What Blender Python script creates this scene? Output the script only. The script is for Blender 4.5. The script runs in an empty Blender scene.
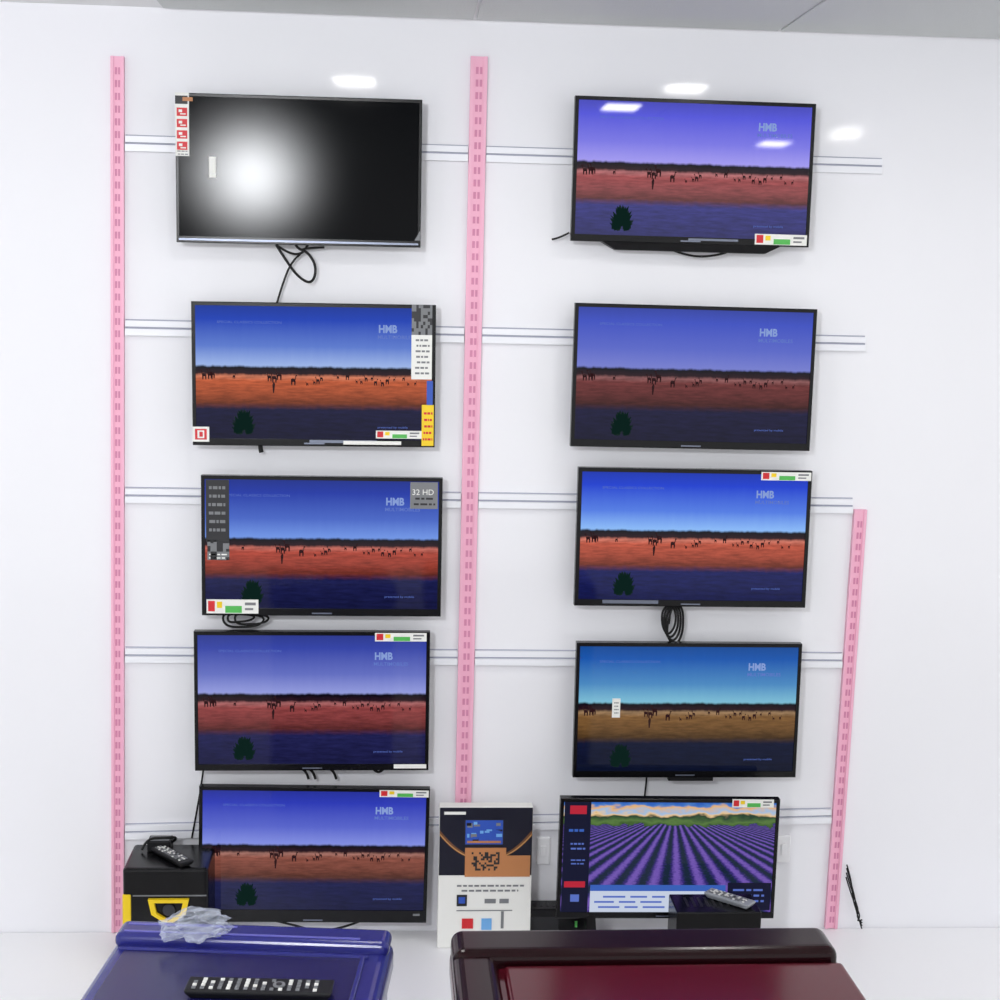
import bpy, math, random, bmesh
from mathutils import Matrix, Vector, noise
random.seed(4)
# ---------------------------------------------------------------- camera
cam=bpy.data.cameras.new('camera'); co=bpy.data.objects.new('camera',cam); bpy.context.collection.objects.link(co)
cam.lens=53.46
R=Matrix.Rotation(math.radians(-4),3,'Z')@Matrix.Rotation(math.radians(90-8),3,'X')@Matrix.Rotation(math.radians(1.4),3,'Z')
co.matrix_world=Matrix.Translation((0,-4.5,2.2))@R.to_4x4()
bpy.context.scene.camera=co
bpy.context.scene.view_settings.view_transform='Standard'
# ---------------------------------------------------------------- dimensions in metres (wall plane y=0)
# centre x, centre z, width, height, roll in degrees
TV={'A1':(-.296,2.530,.705,.421,.2),'A2':(-.249,1.942,.713,.421,.45),'A3':(-.222,1.429,.716,.423,.2),'A4':(-.248,.951,.710,.434,.3),'A5':(-.240,.462,.704,.434,-.6),
'B1':(.855,2.560,.712,.416,-.09),'B2':(.882,1.957,.730,.427,-.17),'B3':(.901,1.469,.716,.424,0),'B4':(.906,.928,.702,.428,.12),'B5':(.834,.512,.668,.378,-.33)}
RAIL=[(2.600,2.600),(2.066,2.066),(1.564,1.564),(1.071,1.071),(.507,.560)]
UPX=[-.839,.221,1.435]; UPTOP=2.88
CZ=2.987
# ---------------------------------------------------------------- helpers
def lin(c):
    return tuple(((v/255)/12.92 if v/255<=.04045 else (((v/255)+.055)/1.055)**2.4) for v in c)+(1,)
_m={}
def mat(name,col,rough=.5,spec=.5,metal=0,emit=0,bump=0,bscale=60,coat=0):
    if name in _m: return _m[name]
    m=bpy.data.materials.new(name); m.use_nodes=True; nt=m.node_tree; b=nt.nodes['Principled BSDF']
    b.inputs['Base Color'].default_value=lin(col); b.inputs['Roughness'].default_value=rough
    b.inputs['Specular IOR Level'].default_value=spec; b.inputs['Metallic'].default_value=metal
    b.inputs['Coat Weight'].default_value=coat
    if emit: b.inputs['Emission Color'].default_value=lin(col); b.inputs['Emission Strength'].default_value=emit
    tc=nt.nodes.new('ShaderNodeTexCoord'); n=nt.nodes.new('ShaderNodeTexNoise'); n.inputs['Scale'].default_value=bscale
    nt.links.new(tc.outputs['Object'],n.inputs['Vector'])
    if bump:
        bp=nt.nodes.new('ShaderNodeBump'); bp.inputs['Strength'].default_value=bump; bp.inputs['Distance'].default_value=.002
        nt.links.new(n.outputs['Fac'],bp.inputs['Height']); nt.links.new(bp.outputs['Normal'],b.inputs['Normal'])
    else:
        mr=nt.nodes.new('ShaderNodeMapRange'); mr.inputs['To Min'].default_value=max(0,rough-.02); mr.inputs['To Max'].default_value=min(1,rough+.02)
        nt.links.new(n.outputs['Fac'],mr.inputs['Value']); nt.links.new(mr.outputs['Result'],b.inputs['Roughness'])
    _m[name]=m; return m
class MB:
    def __init__(s): s.v=[];s.f=[];s.fm=[];s.m=[]
    def mi(s,m):
        if m not in s.m: s.m.append(m)
        return s.m.index(m)
    def poly(s,pts,m):
        n=len(s.v); s.v+=[tuple(p) for p in pts]; s.f.append(tuple(range(n,n+len(pts)))); s.fm.append(s.mi(m))
    def box(s,x0,x1,y0,y1,z0,z1,m,dz=0):
        n=len(s.v); s.v+=[(x0,y0,z0),(x1,y0,z0+dz),(x1,y1,z0+dz),(x0,y1,z0),(x0,y0,z1),(x1,y0,z1+dz),(x1,y1,z1+dz),(x0,y1,z1)]
        for f in [(0,3,2,1),(4,5,6,7),(0,1,5,4),(1,2,6,5),(2,3,7,6),(3,0,4,7)]:
            s.f.append(tuple(n+i for i in f)); s.fm.append(s.mi(m))
    def cyl(s,c,r,h,m,axis='z',n=20,r2=None):
        r2=r if r2 is None else r2; k=len(s.v)
        for j,(rr,t) in enumerate([(r,0),(r2,h)]):
            for i in range(n):
                a=2*math.pi*i/n; u,v=rr*math.cos(a),rr*math.sin(a)
                s.v.append({'z':(c[0]+u,c[1]+v,c[2]+t),'y':(c[0]+u,c[1]+t,c[2]+v),'x':(c[0]+t,c[1]+u,c[2]+v)}[axis])
        for i in range(n):
            s.f.append((k+i,k+(i+1)%n,k+n+(i+1)%n,k+n+i)); s.fm.append(s.mi(m))
        s.f.append(tuple(k+i for i in reversed(range(n)))); s.fm.append(s.mi(m))
        s.f.append(tuple(k+n+i for i in range(n))); s.fm.append(s.mi(m))
    def loops(s,L,m,cap0=False,cap1=True):
        k=len(s.v); n=len(L[0])
        for l in L: s.v+=[tuple(p) for p in l]
        for j in range(len(L)-1):
            for i in range(n):
                s.f.append((k+j*n+i,k+j*n+(i+1)%n,k+(j+1)*n+(i+1)%n,k+(j+1)*n+i)); s.fm.append(s.mi(m))
        if cap0: s.f.append(tuple(k+i for i in range(n))); s.fm.append(s.mi(m))
        if cap1: s.f.append(tuple(k+(len(L)-1)*n+i for i in range(n))); s.fm.append(s.mi(m))
    def build(s,name,parent=None,bevel=0,seg=3,smooth=False,loc=None,rot=None,recalc=False):
        me=bpy.data.meshes.new(name); me.from_pydata(s.v,[],s.f)
        for m in s.m: me.materials.append(m)
        for p,i in zip(me.polygons,s.fm): p.material_index=i; p.use_smooth=smooth
        if recalc:
            b=bmesh.new(); b.from_mesh(me); bmesh.ops.recalc_face_normals(b,faces=b.faces); b.to_mesh(me); b.free()
        o=bpy.data.objects.new(name,me); bpy.context.collection.objects.link(o)
        if parent: o.parent=parent
        if loc: o.location=loc
        if rot: o.rotation_euler=rot
        if bevel:
            md=o.modifiers.new('bevel','BEVEL'); md.width=bevel; md.segments=seg; md.limit_method='ANGLE'
        return o
def empty(name,loc=(0,0,0),rot=(0,0,0)):
    o=bpy.data.objects.new(name,None); o.location=loc; o.rotation_euler=rot; o.empty_display_size=.1; bpy.context.collection.objects.link(o); return o
def cable(name,pts,r,m,parent=None,closed=False):
    cu=bpy.data.curves.new(name,'CURVE'); cu.dimensions='3D'; cu.bevel_depth=r; cu.bevel_resolution=3; cu.resolution_u=8
    sp=cu.splines.new('NURBS'); sp.points.add(len(pts)-1)
    for p,q in zip(sp.points,pts): p.co=(*q,1)
    sp.order_u=3; sp.use_endpoint_u=not closed; sp.use_cyclic_u=closed
    cu.materials.append(m); o=bpy.data.objects.new(name,cu); bpy.context.collection.objects.link(o)
    if parent: o.parent=parent
    return o
def text(body,size,m,loc,parent,name='lettering',sx=1,off=0):
    cu=bpy.data.curves.new(name,'FONT'); cu.body=body; cu.size=size; cu.materials.append(m); cu.resolution_u=3; cu.offset=off
    o=bpy.data.objects.new(name,cu); o.location=loc; o.rotation_euler=(math.pi/2,0,0); o.scale=(sx,1,1)
    bpy.context.collection.objects.link(o); o.parent=parent; return o
# ---------------------------------------------------------------- materials
black=mat('black_plastic',(8,8,11),.25,.3)
black2=mat('black_matte_plastic',(16,16,19),.5,.3)
chrome=mat('brushed_silver',(120,126,142),.35,.5,.7)
steel=mat('bracket_steel',(60,62,68),.4,.5,.6)
white_pl=mat('white_plastic',(246,246,248),.3)
paper=mat('white_paper',(235,235,230),.6)
red=mat('red_print',(205,30,40),.5); green=mat('green_print',(80,180,80),.5); yellow=mat('yellow_print',(240,205,20),.45)
blue=mat('blue_print',(40,80,180),.5); greyp=mat('grey_print',(120,122,125),.6); dk=mat('dark_print',(30,30,34),.5)
orange=mat('orange_print',(186,124,76),.5); sky=mat('light_blue_print',(110,170,225),.5)
rubber=mat('black_rubber',(10,10,11),.45,.3)
def screen_shader(m,colsock,gloss=.012,rough=.06):
    """glass-fronted panel: emissive picture + weak mirror-like reflection"""
    nt=m.node_tree; N=nt.nodes; L=nt.links
    for n in list(N):
        if n.type in('BSDF_PRINCIPLED','OUTPUT_MATERIAL'): N.remove(n)
    o=N.new('ShaderNodeOutputMaterial'); em=N.new('ShaderNodeEmission'); g=N.new('ShaderNodeBsdfGlossy'); g.distribution='BECKMANN'
    g.inputs['Roughness'].default_value=rough; mx=N.new('ShaderNodeMixShader'); mx.inputs[0].default_value=gloss
    if colsock is None: em.inputs['Color'].default_value=lin((3,4,7))
    else: L.new(colsock,em.inputs['Color']); em.inputs['Strength'].default_value=1.08
    L.new(em.outputs[0],mx.inputs[1]); L.new(g.outputs[0],mx.inputs[2]); L.new(mx.outputs[0],o.inputs[0])
    m.cycles.emission_sampling='NONE'
def picmat(name,top,low,field,water,gloss=.02,rough=.06):
    m=bpy.data.materials.new(name); m.use_nodes=True; nt=m.node_tree; N=nt.nodes; L=nt.links
    uv=N.new('ShaderNodeTexCoord'); sp=N.new('ShaderNodeSeparateXYZ'); L.new(uv.outputs['UV'],sp.inputs[0])
    mp=N.new('ShaderNodeMapping'); mp.inputs['Scale'].default_value=(38,3,1); L.new(uv.outputs['UV'],mp.inputs[0])
    n=N.new('ShaderNodeTexNoise'); n.inputs['Scale'].default_value=1; n.inputs['Detail'].default_value=5; L.new(mp.outputs[0],n.inputs['Vector'])
    ma=N.new('ShaderNodeMath'); ma.operation='MULTIPLY_ADD'; ma.inputs[1].default_value=.024; L.new(n.outputs['Fac'],ma.inputs[0]); L.new(sp.outputs['Y'],ma.inputs[2])
    sb=N.new('ShaderNodeMath'); sb.operation='SUBTRACT'; sb.inputs[1].default_value=.012; L.new(ma.outputs[0],sb.inputs[0])
    r=N.new('ShaderNodeValToRGB'); L.new(sb.outputs[0],r.inputs[0]); cr=r.color_ramp
    d=lambda c,k:tuple(min(255,v*k) for v in c)
    st=[(0,d(water,.8)),(.225,water),(.275,d(field,.6)),(.34,d(field,.85)),(.44,field),(.475,tuple(min(255,v*.85+44) for v in field)),(.495,(40,20,28)),(.54,(10,10,22)),(.558,low),(.70,tuple((a*.5+c*.5) for a,c in zip(low,top))),(.90,top),(1,d(top,.85))]
    cr.elements[0].position=st[0][0]; cr.elements[0].color=lin(st[0][1]); cr.elements[1].position=1; cr.elements[1].color=lin(st[-1][1])
    for p,c in st[1:-1]:
        e=cr.elements.new(p); e.color=lin(c)
    mp2=N.new('ShaderNodeMapping'); mp2.inputs['Scale'].default_value=(12,46,1); L.new(uv.outputs['UV'],mp2.inputs[0])
    n2=N.new('ShaderNodeTexNoise'); n2.inputs['Scale'].default_value=1; n2.inputs['Detail'].default_value=8; n2.inputs['Roughness'].default_value=.65; L.new(mp2.outputs[0],n2.inputs['Vector'])
    mr=N.new('ShaderNodeMapRange'); mr.inputs['From Min'].default_value=.3; mr.inputs['From Max'].default_value=.7; mr.inputs['To Min'].default_value=.62; mr.inputs['To Max'].default_value=1.4
    L.new(n2.outputs['Fac'],mr.inputs['Value'])
    lt=N.new('ShaderNodeMath'); lt.operation='LESS_THAN'; lt.inputs[1].default_value=.55; L.new(sp.outputs['Y'],lt.inputs[0])
    mx=N.new('ShaderNodeMix'); mx.data_type='FLOAT'; L.new(lt.outputs[0],mx.inputs['Factor']); mx.inputs[2].default_value=1; L.new(mr.outputs[0],mx.inputs[3])
    vm=N.new('ShaderNodeVectorMath'); vm.operation='SCALE'; L.new(r.outputs[0],vm.inputs[0]); L.new(mx.outputs[0],vm.inputs['Scale'])
    screen_shader(m,vm.outputs[0],gloss,rough)
    return m
def lavmat():
    m=bpy.data.materials.new('screen_lavender_field'); m.use_nodes=True; nt=m.node_tree; N=nt.nodes; L=nt.links
    uv=N.new('ShaderNodeTexCoord'); sp=N.new('ShaderNodeSeparateXYZ'); L.new(uv.outputs['UV'],sp.inputs[0])
    def M(op,a,bb=None,c=None):
        x=N.new('ShaderNodeMath'); x.operation=op
        for i,q in enumerate((a,bb,c)):
            if q is None: continue
            if isinstance(q,(int,float)): x.inputs[i].default_value=q
            else: L.new(q,x.inputs[i])
        return x.outputs[0]
    U,V=sp.outputs['X'],sp.outputs['Y']
    dv=M('MAXIMUM',M('SUBTRACT',.93,V),.02)
    a=M('DIVIDE',M('SUBTRACT',U,.52),dv)
    s=M('SINE',M('MULTIPLY',a,38.0))
    f=M('MULTIPLY_ADD',s,.5,.5)
    n=N.new('ShaderNodeTexNoise'); n.inputs['Scale'].default_value=70; L.new(uv.outputs['UV'],n.inputs['Vector'])
    f=M('ADD',f,M('MULTIPLY_ADD',n.outputs['Fac'],.9,-.45))
    r=N.new('ShaderNodeValToRGB'); L.new(f,r.inputs[0]); cr=r.color_ramp
    cr.elements[0].position=.1; cr.elements[0].color=lin((24,38,56)); cr.elements[1].position=.95; cr.elements[1].color=lin((108,82,168))
    e=cr.elements.new(.5); e.color=lin((52,42,112))
    n3=N.new('ShaderNodeTexNoise'); n3.inputs['Scale'].default_value=14; L.new(uv.outputs['UV'],n3.inputs['Vector'])
    vv=M('ADD',V,M('MULTIPLY_ADD',n3.outputs['Fac'],.12,-.06))
    r2=N.new('ShaderNodeValToRGB'); L.new(vv,r2.inputs[0]); c2=r2.color_ramp
    c2.elements[0].position=.78; c2.elements[0].color=lin((40,70,34)); c2.elements[1].position=1; c2.elements[1].color=lin((40,90,180))
    for p,c in [(.82,(84,116,60)),(.87,(28,56,44)),(.89,(225,190,140)),(.915,(150,180,215)),(.95,(220,170,110)),(.97,(70,120,190))]:
        e=c2.elements.new(p); e.color=lin(c)
    mx=N.new('ShaderNodeMix'); mx.data_type='RGBA'; L.new(M('GREATER_THAN',vv,.79),mx.inputs['Factor']); L.new(r.outputs[0],mx.inputs[6]); L.new(r2.outputs[0],mx.inputs[7])
    screen_shader(m,mx.outputs[2],.02,.06)
    return m
offm=bpy.data.materials.new('screen_switched_off'); offm.use_nodes=True; screen_shader(offm,None,.0125,.155)
PIC={'A2':picmat('screen_desert_a',(26,62,174),(150,174,224),(178,84,50),(22,22,56)),
'A3':picmat('screen_desert_b',(30,54,160),(108,144,222),(164,66,52),(24,27,72)),
'A4':picmat('screen_desert_c',(54,68,162),(142,150,214),(136,62,62),(30,31,76)),
'A5':picmat('screen_desert_d',(46,58,176),(126,138,218),(130,74,62),(26,29,72)),
'B1':picmat('screen_desert_e',(82,84,212),(158,150,234),(150,72,74),(48,48,118),.04,.045),
'B2':picmat('screen_desert_f',(60,78,186),(114,122,200),(104,48,48),(24,23,56)),
'B3':picmat('screen_desert_g',(24,60,200),(134,180,240),(178,80,60),(24,29,86)),
'B4':picmat('screen_desert_h',(26,84,168),(120,182,206),(118,84,48),(14,21,48)),
'B5':lavmat()}
def glow(name,c,e=.9):
    m=mat(name,c,.5,.1,emit=e); m.node_tree.nodes['Principled BSDF'].inputs['Base Color'].default_value=(0,0,0,1); m.cycles.emission_sampling='NONE'; return m
anim=glow('picture_dark',(46,20,24)); bushm=glow('picture_bush',(14,36,32)); logom=glow('picture_logo',(140,164,222)); logo2=glow('picture_logo_faint',(100,124,205)); txtm=glow('picture_caption',(92,116,200))
panelm=glow('picture_panel',(205,215,235)); panelb=glow('picture_panel_blue',(60,100,190)); menum=glow('picture_menu',(22,24,50)); menur=glow('picture_menu_red',(190,40,60))
# ---------------------------------------------------------------- room
wallm=mat('glossy_white_laminate',(243,243,247),.07,.4)
X0,X1,Y1=-3.6,4.2,-6.5
b=MB(); b.box(X0,X1,0,.1,0,3.02,wallm); b.build('wall_back')
floorm=mat('grey_floor_tile',(195,192,188),.3); b=MB(); b.box(X0,X1,Y1,.1,-.1,0,floorm); b.build('floor')
ceilw=mat('white_gypsum',(240,240,242),.8)
tilem=mat('mottled_ceiling_tile',(210,213,213),.8,bump=.5,bscale=200)
b=MB(); b.box(X0,X1,Y1,.1,CZ,CZ+.1,ceilw)
for i in range(3):
    for j in range(8):
        xa=-.69+i*.9; b.box(xa,xa+.89,-.02-(j+1)*.6,-.03-j*.6,CZ-.006,CZ+.001,tilem)
b.build('ceiling')
b=MB(); b.box(X0,X1,-.62,-.002,.001,.18,white_pl); b.build('display_platform',bevel=.008)
pink=mat('pink_upright_paint',(244,182,206),.45); pinkd=mat('pink_slot',(212,134,168),.6)
def upright(x,z0,z1,w,tilt=0):
    e=empty('slotted_upright',(x,-.0005,(z0+z1)/2),(0,math.radians(tilt),0)); hz=(z1-z0)/2
    b=MB(); b.box(-w/2,-w*.28,-.016,0,-hz,hz,pink); b.box(w*.28,w/2,-.016,0,-hz,hz,pink); b.box(-w*.3,w*.3,-.012,0,-hz,hz,pink)
    z=-hz+.02
    while z<hz-.03:
        b.box(-w*.18,-w*.02,-.0128,-.01,z,z+.02,pinkd); b.box(w*.06,w*.2,-.0128,-.01,z,z+.02,pinkd); z+=.036
    b.build('channel',e)
upright(UPX[0],.182,UPTOP-.035,.038,.62); upright(UPX[1],.182,UPTOP,.05); upright(UPX[2]-.004,.182,RAIL[2][0]-.01,.04,.7)
railm=mat('white_rail',(244,245,250),.35); slotm=mat('rail_slot',(170,172,188),.6)
for i,(zl,zr) in enumerate(RAIL):
    sl=(zr-zl)/(UPX[2]-UPX[0])
    xl=UPX[0]+.0108*(zl-1.51)+.0215; xr=UPX[2]-.004+.0122*(zr-.87)-.024
    for xa,xb in [(xl,UPX[1]-.027),(UPX[1]+.027,xr if i>1 else UPX[2]-.02+(.03 if i==0 else .01))]:
        z=zl+sl*(xa-UPX[0]); dz=sl*(xb-xa)
        b=MB(); b.box(xa,xb,-.012,-.0005,z+.004,z+.022,railm,dz); b.box(xa,xb,-.016,-.0005,z-.022,z-.002,railm,dz); b.box(xa,xb,-.006,-.0005,z-.003,z+.005,slotm,dz)
        b.box(xa,xb,-.0015,-.0005,z+.022,z+.026,slotm,dz)
        b.build('mounting_rail',bevel=.002,seg=2)
for s in [(.479,.444),(1.254,.449)]:
    e=empty('light_switch',(s[0],-.0005,s[1])); b=MB(); b.box(-.022,.022,-.01,0,-.045,.045,white_pl); b.build('plate',e,bevel=.004)
    b=MB(); b.box(-.009,.009,-.014,-.009,-.018,.018,white_pl); b.build('rocker',e,bevel=.002)
# ---------------------------------------------------------------- televisions
def tv(k,bs=.011,bt=.011,bb=.02,y=-.09):
    cx,cz_,w,h,roll=TV[k]
    e=empty('television',(cx,y,cz_),(0,math.radians(-roll),0))
    def lp(ix,zb,zt,yy): return [(-w/2+ix,yy,-h/2+zb),(w/2-ix,yy,-h/2+zb),(w/2-ix,yy,h/2-zt),(-w/2+ix,yy,h/2-zt)]
    b=MB(); b.loops([lp(bs,bb,bt,.004),lp(bs,bb,bt,0),lp(.002,.002,.002,0),lp(0,0,0,.002),lp(0,0,0,.028),lp(.012,.012,.012,.034),lp(.1*w,.03,.12,.055)],black)
    b.build('housing',e,recalc=True)
    b=MB(); b.box(-.1,-.07,.05,.07,-.15,.13,steel); b.box(.07,.1,.05,.07,-.15,.13,steel)
    if k!='B5': b.box(-.15,.15,.066,-y-.019,-.03,.03,steel)
    b.build('mounting_bracket' if k!='B5' else 'rear_frame',e)
    m=PIC.get(k,offm)
    b=MB(); b.poly(lp(bs,bb,bt,.0035),m); o=b.build('screen',e)
    uvl=o.data.uv_layers.new(name='UVMap')
    for i,uv in enumerate([(0,0),(1,0),(1,1),(0,1)]): uvl.data[i].uv=uv
    b=MB(); b.box(-.03,.03,-.0006,.001,-h/2+.006,-h/2+.010,chrome); b.build('badge',e)
    return e,w,h,bs,bt,bb
def loc(t,u,v):
    e,w,h,*_=t; return (-w/2+u*w, h/2-v*h)
def rect(b,t,u0,v0,u1,v1,m,l=.001):
    xa,za=loc(t,u0,v0); xb,zb=loc(t,u1,v1); b.box(xa,xb,-l,.003,zb,za,m)
def scenery(t,seed,captions=True):
    e,w,h,bs,bt,bb=t; rnd=random.Random(5)
    sw,sh=w-2*bs,h-bt-bb; x0,z0=-w/2+bs,-h/2+bb
    b=MB(); Y=.0025
    us=[.035,.06,.07,.16,.31,.33,.35,.41,.47,.5,.515,.53,.60,.64,.68,.70,.72,.745,.76,.79,.81,.84,.88,.9,.93]
    for u in us:
        s=rnd.uniform(.5,1.0)*(1.2 if u<.12 or .3<u<.42 else .8); bx=x0+u*sw; bz=z0+(.435+rnd.uniform(-.03,.025))*sh
        L=.012*s; H=.0085*s; d=rnd.choice([-1,1])
        b.poly([(bx-L/2,Y,bz+H*1.3),(bx-L/2,Y,bz+H*2),(bx-L*.2,Y,bz+H*2.3),(bx+L/2,Y,bz+H*2.1),(bx+L/2,Y,bz+H*1.3),(bx,Y,bz+H*1.1)],anim)
        for q in (-.46,-.3,.26,.42): b.poly([(bx+q*L,Y,bz),(bx+q*L+.0014*s,Y,bz),(bx+q*L+.0022*s,Y,bz+H*1.5),(bx+q*L-.0005,Y,bz+H*1.5)],anim)
        b.poly([(bx+d*L*.35,Y,bz+H*1.5),(bx+d*L*.5,Y,bz+H*1.5),(bx+d*L*.78,Y,bz+H*3.1),(bx+d*L*.95,Y,bz+H*2.9),(bx+d*L*.95,Y,bz+H*3.3),(bx+d*L*.6,Y,bz+H*3.5)],anim)
    bx=x0+.325*sw; bz=z0+.35*sh
    b.poly([(bx,Y,bz),(bx+.003,Y,bz),(bx+.005,Y,bz+.016),(bx+.006,Y,bz+.026),(bx+.003,Y,bz+.034),(bx-.002,Y,bz+.024)],anim)
    bx,bz=x0+.2*sw,z0+.03*sh
    for i in range(90):
        a=rnd.uniform(-.2,3.34); rr=rnd.uniform(.1,1)**.6
        cx=bx+.026*rr*math.cos(a); cz=bz+.012+.05*rr*abs(math.sin(a)); tx=cx+.012*math.cos(a)+rnd.uniform(-.004,.004); tz=cz+.006+.012*abs(math.sin(a))
        b.poly([(cx-.006,Y,cz),(cx+.006,Y,cz-.001),(tx,Y,tz)],bushm)
        b.poly([(cx-.004,Y,cz-.012),(cx+.006,Y,cz-.01),(cx+.004,Y,cz+.004),(cx-.005,Y,cz+.003)],bushm)
    b.build('picture_animals_and_bush',e)
    if captions:
        text('SPECIAL CLASSICS COLLECTION',.010,txtm,(x0+.09*sw,.0025,z0+.87*sh),e,'picture_caption',1.3)
        text('HMB',.031,logom,(x0+.772*sw,.0024,z0+.815*sh),e,'picture_logo',.85,.0012)
        text('MULTIMOBILES',.015,logo2,(x0+.768*sw,.0024,z0+.768*sh),e,'picture_logo',1.05,.0002)
        text('presented by mobile',.009,txtm,(x0+.77*sw,.0025,z0+.09*sh),e,'picture_caption',1.2)
def promo(b,t,u0,v0,u1,v1):
    rect(b,t,u0,v0,u1,v1,paper); W=u1-u0; H=v1-v0
    rect(b,t,u0+.03*W,v0+.1*H,u0+.16*W,v0+.85*H,red,.0014); rect(b,t,u0+.2*W,v0+.15*H,u0+.3*W,v0+.6*H,yellow,.0014)
    rect(b,t,u0+.36*W,v0+.45*H,u0+.68*W,v0+.95*H,green,.0014); rect(b,t,u0+.74*W,v0+.2*H,u0+.95*W,v0+.4*H,greyp,.0014); rect(b,t,u0+.74*W,v0+.6*H,u0+.9*W,v0+.75*H,greyp,.0014)
def lines(b,t,u0,v0,u1,v1,n,m,seed=1,l=.0014):
    r=random.Random(seed); H=(v1-v0)/n
    for i in range(n):
        u=u0+(u1-u0)*r.uniform(0,.15)
        while u<u1-.004:
            q=min(u1,u+(u1-u0)*r.uniform(.12,.35)); rect(b,t,u,v0+i*H+.25*H,q,v0+i*H+.6*H,m,l); u=q+(u1-u0)*.07
def checks(b,t,u0,v0,u1,v1,n,m,mo,seed=2):
    rect(b,t,u0,v0,u1,v1,mo,.001); r=random.Random(seed)
    for i in range(n):
        for j in range(n):
            if r.random()<.5: rect(b,t,u0+(u1-u0)*i/n,v0+(v1-v0)*j/n,u0+(u1-u0)*(i+1)/n,v0+(v1-v0)*(j+1)/n,m,.0014)
t=tv('A1',.008,.009,.018); A1=t; b=MB()
rect(b,t,0.0,.0,.055,.42,paper); rect(b,t,.0,.02,.05,.075,dk,.0014); rect(b,t,.03,.03,.07,.055,orange,.0016)
for i in range(4):
    rect(b,t,.006,.10+i*.075,.048,.155+i*.075,red,.0014); rect(b,t,.014,.112+i*.075,.028,.13+i*.075,paper,.0016); rect(b,t,.02,.137+i*.075,.042,.145+i*.075,paper,.0016)
lines(b,t,.006,.38,.05,.42,2,greyp); rect(b,t,.135,.42,.162,.56,paper); rect(b,t,.01,.972,.99,.985,chrome,.0008)
x,z=loc(t,1,1); b.poly([(x-.001,-.001,z+.02),(x-.001,-.001,z+.05),(x-.018,-.001,z+.02)],greyp)
b.build('stickers',t[0])
t=tv('A2'); scenery(t,1); A2=t; b=MB()
checks(b,t,.90,.0,.985,.21,9,dk,greyp); rect(b,t,.90,.21,.985,.52,paper); lines(b,t,.915,.23,.975,.5,7,greyp,3); rect(b,t,.965,.53,.99,.70,blue); rect(b,t,.945,.70,.995,.99,yellow)
lines(b,t,.95,.74,.99,.97,5,red,5); promo(b,t,.755,.885,.945,.94); rect(b,t,.0,.87,.068,.975,paper); rect(b,t,.01,.885,.058,.96,red,.0014); rect(b,t,.02,.895,.048,.95,paper,.0018); rect(b,t,.028,.905,.042,.94,red,.002)
rect(b,t,.48,.955,.76,.975,chrome,.0008); rect(b,t,.62,.96,.86,.985,paper,.0009)
b.build('stickers',t[0])
t=tv('A3',bb=.022); scenery(t,2); A3=t; b=MB()
rect(b,t,.02,.03,.115,.47,dk); lines(b,t,.03,.06,.1,.42,6,greyp,7); checks(b,t,.025,.46,.115,.6,7,dk,greyp); lines(b,t,.03,.55,.11,.6,2,paper,8)
rect(b,t,.865,.03,.98,.22,greyp); text('32 HD',.024,paper,(loc(t,.872,.12)[0],-.0016,loc(t,.875,.12)[1]),t[0],'sticker_lettering'); lines(b,t,.88,.13,.97,.21,2,dk,9)
promo(b,t,.02,.885,.235,.985); b.build('stickers',t[0])
t=tv('A4'); scenery(t,3); A4=t; b=MB(); promo(b,t,.765,.005,.985,.065); rect(b,t,.85,.955,.99,.985,paper); b.build('stickers',t[0])
t=tv('A5',bb=.04); scenery(t,4); A5=t; b=MB(); promo(b,t,.78,.01,.995,.06); rect(b,t,.94,.93,.97,.945,greyp); b.build('stickers',t[0])
t=tv('B1'); scenery(t,5); B1=t; b=MB(); promo(b,t,.77,.915,.99,.99); rect(b,t,.49,.96,.7,.975,chrome,.0008); b.build('stickers',t[0])
b=MB(); w,h=t[1],t[2]; b.loops([[(-.27,.005,-h/2+.004),(.28,.005,-h/2+.004),(.28,.05,-h/2+.004),(-.27,.05,-h/2+.004)],[(-.22,.02,-h/2-.022),(.23,.02,-h/2-.022),(.23,.05,-h/2-.022),(-.22,.05,-h/2-.022)]],black2); b.build('rear_speaker',t[0],recalc=True)
t=tv('B2',bb=.022); scenery(t,6); B2=t
t=tv('B3',.012,.012,.02); scenery(t,7); B3=t; b=MB(); promo(b,t,.78,.01,.995,.07); rect(b,t,.12,.955,.36,.98,chrome,.0008); b.build('stickers',t[0])
t=tv('B4'); scenery(t,8); B4=t; b=MB(); rect(b,t,.165,.41,.2,.55,paper); lines(b,t,.172,.43,.195,.53,4,greyp,3); b.build('stickers',t[0])
b=MB(); h=t[2]; b.box(-.05,.09,.004,.03,-h/2-.012,-h/2+.004,black2); b.build('sensor_bar',t[0])
t=tv('B5',y=-.25); B5=t; b=MB()
rect(b,t,.02,.03,.14,.95,menum,-.002); rect(b,t,.045,.06,.12,.13,menur,-.0015); rect(b,t,.03,.69,.125,.74,menur,-.0015)
lines(b,t,.04,.24,.12,.3,1,panelb,3,-.0015); lines(b,t,.05,.36,.12,.44,2,txtm,4,-.0015); lines(b,t,.05,.5,.12,.56,2,txtm,5,-.0015); rect(b,t,.06,.8,.1,.86,txtm,-.0015)
rect(b,t,.15,.75,.77,.95,panelm,-.002); rect(b,t,.15,.72,.77,.77,panelb,-.0016); lines(b,t,.17,.8,.5,.93,3,txtm,6,-.0015); rect(b,t,.78,.7,.98,.93,menum,-.002); lines(b,t,.8,.74,.95,.88,3,txtm,8,-.0015)
b.build('picture_menu',t[0]); b=MB(); promo(b,t,.78,.0,.97,.065); b.build('stickers',t[0])
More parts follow.
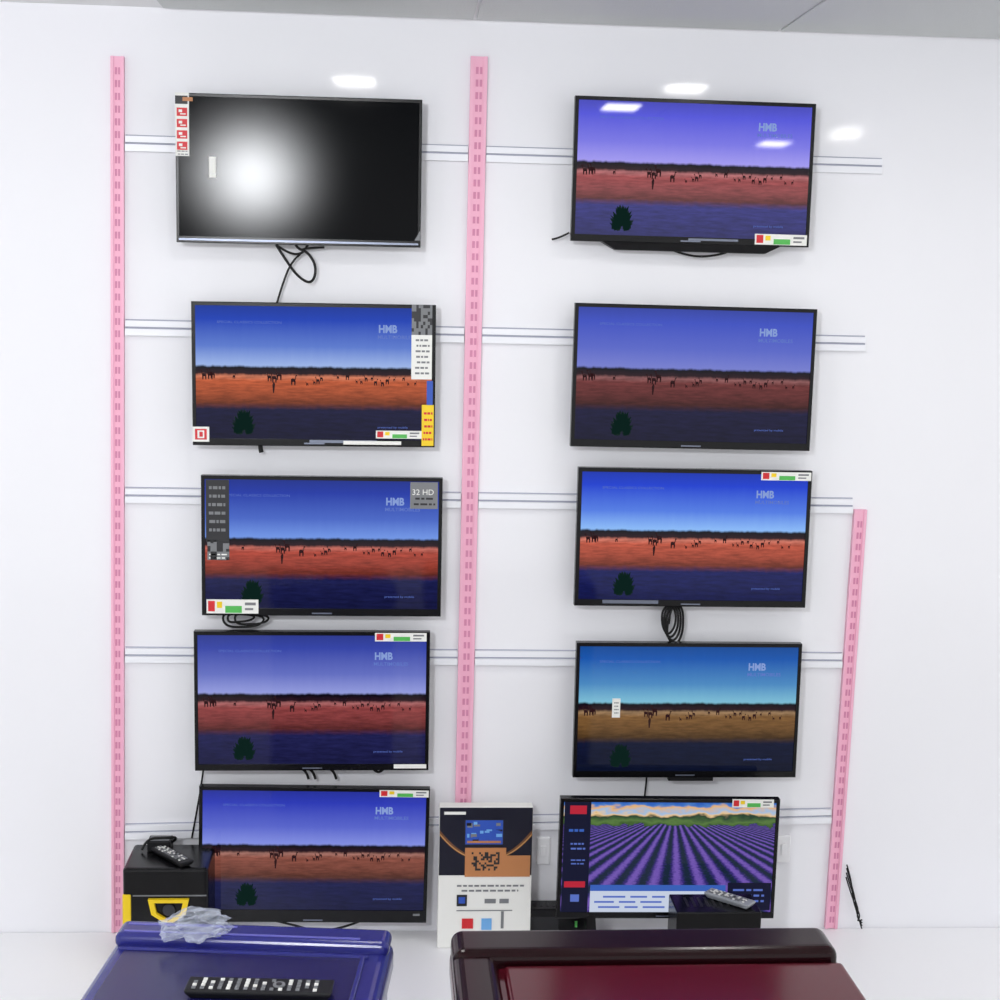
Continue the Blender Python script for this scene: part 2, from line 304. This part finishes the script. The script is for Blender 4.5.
def feet(t,base=.1845):
    e,w,h=t[:3]; zb=base-e.location.z; b=MB()
    for sx in (-.34,.34):
        x=sx*w; b.loops([[(x-.012,.0,-h/2+.01),(x+.012,0,-h/2+.01),(x+.012,.03,-h/2+.01),(x-.012,.03,-h/2+.01)],[(x-.02,-.03,zb+.008),(x+.02,-.03,zb+.008),(x+.02,.07,zb+.008),(x-.02,.07,zb+.008)],[(x-.02,-.03,zb),(x+.02,-.03,zb),(x+.02,.07,zb),(x-.02,.07,zb)]],black,True,True)
    b.build('feet',e,recalc=True)
feet(B5)
def lc(t,name,pts,r=.0035,closed=False):
    q=[(loc(t,p[0],p[1])[0],p[2],loc(t,p[0],p[1])[1]) for p in pts]
    cable(name,q,r,rubber,t[0],closed)
lc(A1,'power_cable',[(.47,.95,.06),(.48,1.02,.05),(.53,1.04,.05),(.57,1.15,.05),(.55,1.27,.05),(.49,1.22,.05),(.43,1.08,.05),(.40,1.0,.05)],.004)
lc(A1,'signal_cable',[(.55,.95,.06),(.52,1.03,.055),(.46,1.12,.055),(.42,1.3,.055),(.40,1.42,.055)],.0032)
lc(A1,'spare_cable',[(.40,1.0,.05),(.46,1.07,.045),(.52,1.05,.045),(.5,1.02,.045),(.6,1.01,.05)],.0035)
lc(A2,'cable_stub',[(.27,.98,.05),(.27,1.03,.05),(.275,1.06,.05)],.007)
for i,(a,c,d) in enumerate([(.08,.26,1.10),(.1,.22,1.06),(.13,.28,1.08)]): lc(A3,'coiled_cable',[(a,1.02,.05),(a+.03,1.01,.04),(c,1.02,.045),(c-.02,d,.045),(a+.03,d+.01,.04),(a,1.07,.045)],.0035,True)
for x in (.45,.48,.57): lc(A4,'signal_cable',[(x-.03,.97,.05),(x-.01,1.02,.05),(x+.02,1.04,.05),(x+.03,1.10,.05)],.004)
lc(A4,'power_cable',[(.73,.97,.05),(.77,1.05,.045),(.8,1.04,.045),(.82,1.0,.05)],.004)
lc(A4,'side_cable',[(.03,.97,.06),(.02,1.1,.06),(.0,1.3,.06),(-.03,1.55,.07)],.003)
lc(A5,'power_cable',[(.2,.98,.04),(.4,1.01,.0),(.5,1.04,-.02),(.62,1.03,-.02),(.72,1.01,.03)],.0035)
lc(B1,'power_cable',[(.42,1.03,.05),(.46,1.06,.04),(.55,1.09,.04),(.66,1.06,.04),(.7,1.02,.05)],.0035)
lc(B1,'corner_cable',[(-.0,.94,.05),(-.04,.98,.05),(-.07,.99,.06)],.003)
for i in range(4):
    o=(i-1.5)*.012; d=i*.025; lc(B3,'hanging_cable_loop',[(.43+o,1.0,.03+.005*i),(.462+o,1.03,.035),(.468+o,1.15+d,.03+.006*i),(.435+o,1.24+d,.035),(.398+o*.5,1.16+d,.035),(.405+o,1.05,.035)],.0036,True)
lc(B3,'power_cable',[(.43,.95,.06),(.43,1.02,.05),(.42,1.15,.04)],.0035)
lc(B4,'power_cable',[(.345,.97,.06),(.345,1.1,.06),(.34,1.25,.08)],.003)
# ---------------------------------------------------------------- promotional carton
e=empty('promotional_carton',(.288,-.137,.181),(math.radians(-2),0,0))
W,H=.288,.448
navy=mat('navy_print',(16,18,36),.35); gold=mat('gold_print',(190,140,86),.4); gold2=mat('bronze_print',(110,72,44),.4)
b=MB(); b.box(-W/2,W/2,0,.05,0,H,paper); b.build('carton_body',e,bevel=.002)
b=MB(); b.box(-W/2+.001,W/2-.001,-.0015,.01,H*.52,H-.001,navy); b.build('printed_panel',e)
b=MB()
def cr(u0,v0,u1,v1,m,l=.0025):
    b.box(-W/2+u0*W,-W/2+u1*W,-l,.003,H-v1*H,H-v0*H,m)
# gold light arcs on the dark upper panel
for k,(mm,wd,off) in enumerate([(gold2,.016,0),(gold,.005,.002)]):
    for sgn in (-1,1):
        pts=[]
        for i in range(13):
            a=i/12; x=sgn*(.02+.122*a); z=H*.66+.075*a*a-.012
            pts.append((x,z))
        for (xa,za),(xb_,zb) in zip(pts[:-1],pts[1:]):
            yy=-.0018-.0003*k; b.poly([(xa,yy,za+off),(xb_,yy,zb+off),(xb_,yy,zb+off+wd*(.4+abs(xb_)*5)),(xa,yy,za+off+wd*(.4+abs(xa)*5))],mm)
r=random.Random(21)
cr(.27,.085,.69,.265,dk,.0024); cr(.28,.09,.68,.26,blue,.0026)
for i in range(18):
    u=r.uniform(.29,.61); v=r.uniform(.1,.215); cr(u,v,u+r.uniform(.02,.07),v+r.uniform(.01,.03),r.choice([sky,sky,blue,greyp,navy,paper]),.003+i*.00002)
cr(.3,.235,.66,.25,orange,.0036); cr(.05,.03,.28,.05,paper)
cr(.28,.285,.72,.49,orange,.003); cr(.72,.34,.98,.49,orange,.003)
for i in range(15):
    for j in range(9):
        if r.random()<.45: cr(.35+i*.02,.315+j*.0145,.35+(i+1)*.02,.315+(j+1)*.0145,dk,.0034)
for (u0,u1,v) in [(.2,.92,.55),(.25,.86,.585)]:
    u=u0
    while u<u1: q=u+r.uniform(.03,.07); cr(u,v,min(q,u1),v+.011,greyp); u=q+.018
cr(.2,.62,.31,.70,dk); cr(.22,.635,.29,.68,blue,.003); cr(.5,.65,.62,.68,greyp); cr(.66,.65,.76,.68,greyp); cr(.26,.79,.38,.86,red,.003); cr(.47,.79,.58,.87,sky); cr(.68,.74,.71,.86,greyp); cr(.2,.73,.5,.735,greyp); cr(.5,.73,.8,.735,greyp); cr(.2,.9,.45,.91,greyp); cr(.5,.9,.75,.91,greyp)
b.build('printed_details',e)
# ---------------------------------------------------------------- party speaker at left
e=empty('party_speaker',(-.668,-.25,.181)); W=.25; H=.305; px_,pz_=-.668,.181+H
b=MB(); b.box(-W/2,W/2,0,.2,.0,H,black); b.build('cabinet',e,bevel=.01)
b=MB(); b.box(-W/2-.001,-W/2+.024,-.004,.1,.10,.225,yellow); b.build('yellow_side_trim',e,bevel=.004)
b=MB(); b.box(-W/2+.03,W/2-.005,-.003,.01,.22,.2235,greyp); b.build('front_seam',e)
EZ=.178
def vring(s,y): return [(-.06*s+.01,y,EZ+.035*s),(.06*s+.01,y,EZ+.035*s),(.05*s+.01,y,EZ-.012*s),(.01,y,EZ-.045*s),(-.05*s+.01,y,EZ-.012*s)]
b=MB(); b.loops([vring(1,.002),vring(1,-.012),vring(.7,-.012),vring(.7,.002)],yellow,False,False); b.build('yellow_emblem',e,recalc=True)
b=MB(); b.cyl((.01,-.006,EZ),.018,.01,steel,'y'); b.cyl((.01,-.002,.075),.055,.006,black2,'y',32); b.build('driver',e)
silver=mat('silver_plastic',(150,154,160),.3)
def remote(name,loc_,rot,L=.19,W=.045,body=None):
    e=empty(name,loc_,rot)
    b=MB(); b.loops([[(-L/2+.01,-W/2+.006,0),(L/2-.01,-W/2+.006,0),(L/2-.01,W/2-.006,0),(-L/2+.01,W/2-.006,0)],[(-L/2,-W/2,.012),(L/2,-W/2,.012),(L/2,W/2,.012),(-L/2,W/2,.012)],[(-L/2,-W/2,.018),(L/2,-W/2,.018),(L/2,W/2,.018),(-L/2,W/2,.018)]],body or black2,True,True)
    b.build('body',e,bevel=.003,recalc=True)
    b=MB(); r=random.Random(3); n=15; s=W/.055
    for i in range(n):
        for j in range(4):
            if (i in (9,10) and j in(1,2)) or r.random()<.12: continue
            x=-L/2+.012+i*(L-.03)/n; y=-W/2+.007+j*(W-.012)/4
            b.box(x,x+.0068*s,y,y+.006*s,.018,.0205,red if (i==0 and j==3) else (greyp if r.random()<.6 else paper))
    b.cyl((-L/2+.012+10*(L-.03)/n-.001,0,.018),.011*s,.002,greyp); b.cyl((-L/2+.012+10*(L-.03)/n-.001,0,.0195),.005*s,.002,dk)
    b.build('buttons',e); return e
remote('remote_control',(px_+.01,-.18,pz_+.001),(0,0,math.radians(-50)),.17)
e=empty('cable_adapter',(px_-.04,-.09,pz_+.001)); b=MB(); b.box(-.035,.035,-.03,.03,0,.03,black2); b.box(-.03,.03,-.02,.02,.03,.034,greyp); b.build('adapter_body',e,bevel=.005)
cable('adapter_lead',[(.03,0,.015),(.06,.0,.035),(.02,-.03,.045),(-.04,-.01,.035),(-.05,-.03,.006)],.004,rubber,e)
# ---------------------------------------------------------------- media boxes
def settop(x,y,w,d,h):
    e=empty('media_player_box',(x,y+d/2,.181)); b=MB(); b.box(-w/2,w/2,-d/2,d/2,.004,h,black); b.build('case',e,bevel=.004)
    b=MB(); b.box(-w*.45,w*.1,-d/2-.001,-d/2+.002,h*.3,h*.75,dk); b.box(w*.3,w*.33,-d/2-.001,-d/2+.002,h*.4,h*.6,green)
    for sx in(-1,1):
        for sy in(-1,1): b.cyl((sx*w*.4,sy*d*.35,0),.01,.006,rubber)
    for i in range(8): b.box(-w*.35+i*.02,-w*.35+i*.02+.008,-d*.2,d*.3,h-.0005,h+.0008,dk)
    b.build('details',e); return e
settop(.50,-.08,.26,.07,.10); settop(.955,-.435,.25,.135,.242)
remote('remote_control',(1.0,-.365,.181+.2435),(0,0,math.radians(-42)),.15,.045,silver)
def film(name,loc_,s,seed):
    bm=bmesh.new(); bmesh.ops.create_icosphere(bm,subdivisions=4,radius=1)
    for v in bm.verts:
        p=v.co.copy(); k=1+.55*noise.noise(p*2.2+Vector((seed,0,0)))+.3*abs(noise.noise(p*5+Vector((0,seed,0))))+.12*noise.noise(p*11)
        v.co=Vector((p.x*k*s[0],p.y*k*s[1],max(0,(p.z*k*.9+.75))*s[2]))
    me=bpy.data.meshes.new(name); bm.to_mesh(me); bm.free()
    m=bpy.data.materials.new('clear_plastic_film'); m.use_nodes=True; nt=m.node_tree; N=nt.nodes; L=nt.links
    for n in list(N): N.remove(n)
    o=N.new('ShaderNodeOutputMaterial'); mx=N.new('ShaderNodeMixShader'); tr=N.new('ShaderNodeBsdfTransparent'); g=N.new('ShaderNodeBsdfPrincipled')
    g.inputs['Base Color'].default_value=(.7,.76,.88,1); g.inputs['Roughness'].default_value=.08
    lw=N.new('ShaderNodeLayerWeight'); lw.inputs['Blend'].default_value=.16; n=N.new('ShaderNodeTexNoise'); n.inputs['Scale'].default_value=45
    ad=N.new('ShaderNodeMath'); ad.operation='MULTIPLY_ADD'; ad.inputs[1].default_value=.12; L.new(n.outputs['Fac'],ad.inputs[0]); L.new(lw.outputs['Facing'],ad.inputs[2])
    L.new(ad.outputs[0],mx.inputs[0]); L.new(tr.outputs[0],mx.inputs[1]); L.new(g.outputs[0],mx.inputs[2]); L.new(mx.outputs[0],o.inputs[0])
    me.materials.append(m); o=bpy.data.objects.new(name,me); o.location=loc_; bpy.context.collection.objects.link(o); return o
e=empty('wire_bundle',(UPX[2]+.0,-.02,.181))
for i,(a,c) in enumerate([(.0,.0),(.012,.02),(.022,.045),(.03,.07)]):
    cable('wire',[(.025,0,.22-c*.6),(.04+a*.3,-.012,.17-c),(.045+a,-.02,.11-c*.8),(.06,-.02,.07-c*.5),(.08,-.02,.012+.01*i)],.0022,rubber,e)
# ---------------------------------------------------------------- washing machines
bluep=mat('blue_gloss_plastic',(38,40,116),.2,.5); blued=mat('dark_blue_plastic',(28,27,82),.22); lilac=mat('lilac_trim',(96,94,176),.3)
mar=mat('maroon_gloss_plastic',(82,12,26),.14,.4); mard=mat('dark_maroon_plastic',(28,5,9),.2,.25)
def machine(x,y,W,a,top,main,dark,trim,D,style):
    e=empty('washing_machine',(x,y,0),(0,0,math.radians(a)))
    b=MB(); b.box(-W/2+.01,W/2-.01,-D,-.01,.04,top-.06,main); b.build('cabinet',e,bevel=.02)
    b=MB(); b.box(-W/2,W/2,-D-.01,0,top-.07,top,main); b.build('top_frame',e,bevel=.022,seg=5)
    b=MB()
    for sx in(-1,1):
        for yy in(-.06,-D+.06): b.cyl((sx*(W/2-.07),yy,0),.022,.05,rubber)
    b.build('feet',e)
    if style=='twin':
        b=MB(); b.box(-W/2+.002,W/2-.01,-.108,.004,top-.03,top+.032,dark); b.build('rear_console',e,bevel=.022,seg=6)
        b=MB(); b.box(-W/2+.002,-W/2+.085,-D-.012,-.02,top-.05,top+.022,dark); b.build('side_console',e,bevel=.02,seg=6)
        b=MB(); b.box(-W/2+.095,W/2-.008,-D+.02,-.118,top-.004,top+.012,main); b.build('lid',e,bevel=.008,seg=4)
        b=MB()
        for i in range(2): b.cyl((-W/2+.042,-.34-i*.07,top+.02),.022,.02,trim)
        b.build('knobs',e)
    else:
        b=MB(); b.box(-W/2+.004,W/2-.004,-.075,-.004,top-.01,top+.022,main); b.build('rear_console',e,bevel=.014,seg=5)
        b=MB(); b.box(-W/2+.02,W/2-.06,-.062,-.056,top+.021,top+.0235,trim); b.box(-W/2+.02,W/2-.3,-.03,-.022,top+.021,top+.023,trim); b.build('console_trim',e,bevel=.001)
        b=MB(); b.box(-W/2+.03,W/2-.05,-D+.05,-.09,top-.004,top+.002,dark); b.build('lid',e,bevel=.002)
        b=MB(); b.box(-W/2+.02,W/2-.04,-.098,-.088,top-.002,top+.006,main); b.box(W/2-.055,W/2-.045,-D+.05,-.09,top-.002,top+.006,main); b.build('lid_ridge',e,bevel=.003)
    b=MB(); b.box(-W/2+.08,W/2-.08,-D-.014,-D+.01,top-.3,top-.12,dark); b.build('front_panel',e,bevel=.01)
    return e
machine(-.256,-1.745,.53,-5.5,.958,bluep,blued,lilac,.52,'single')
machine(.482,-1.80,.740,.5,.960,mar,mard,greyp,.46,'twin')
film('plastic_wrapper',(-.372,-1.80,.982),(.055,.045,.022),7)
remote('remote_control',(-.229,-2.005,.961),(0,0,math.radians(-4)),.258,.055)
# ---------------------------------------------------------------- lamps
def lampmat(name,c,s):
    m=bpy.data.materials.new(name); m.use_nodes=True; nb=m.node_tree.nodes['Principled BSDF']; nb.inputs['Emission Color'].default_value=c; nb.inputs['Emission Strength'].default_value=s; return m
lampm=lampmat('lamp_diffuser',(1,.98,.95,1),35); lampb=lampmat('flood_diffuser',(.95,.97,1,1),225)
for (lx,ly) in [(-.181,-1.268),(1.051,-1.157),(2.068,-2.513),(-2.2,-1.3),(2.9,-1.3),(.9,-1.94),(1.86,-3.2)]:
    e=empty('ceiling_panel_light',(lx,ly,CZ-.007)); b=MB(); b.box(-.072,.072,-.12,.12,-.012,0,lampm); b.build('diffuser',e); b=MB()
    for q in [(-.082,-.072,-.13,.13),(.072,.082,-.13,.13),(-.082,.082,-.13,-.12),(-.082,.082,.12,.13)]: b.box(*q,-.016,0,white_pl)
    b.build('frame',e)
e=empty('ceiling_flood_lamp',(-.874,-4.6,2.83))
b=MB(); b.cyl((0,0,0),.15,.01,lampb,'y',40); b.build('diffuser',e).scale=(1.25,1,1)
b=MB(); b.cyl((0,-.06,0),.12,.058,steel,'y',40,.155); b.build('reflector_shell',e).scale=(1.25,1,1)
w=bpy.data.worlds.new('world'); bpy.context.scene.world=w; w.use_nodes=True
bg=w.node_tree.nodes['Background']; bg.inputs[0].default_value=(.97,.98,1,1); bg.inputs[1].default_value=1.03
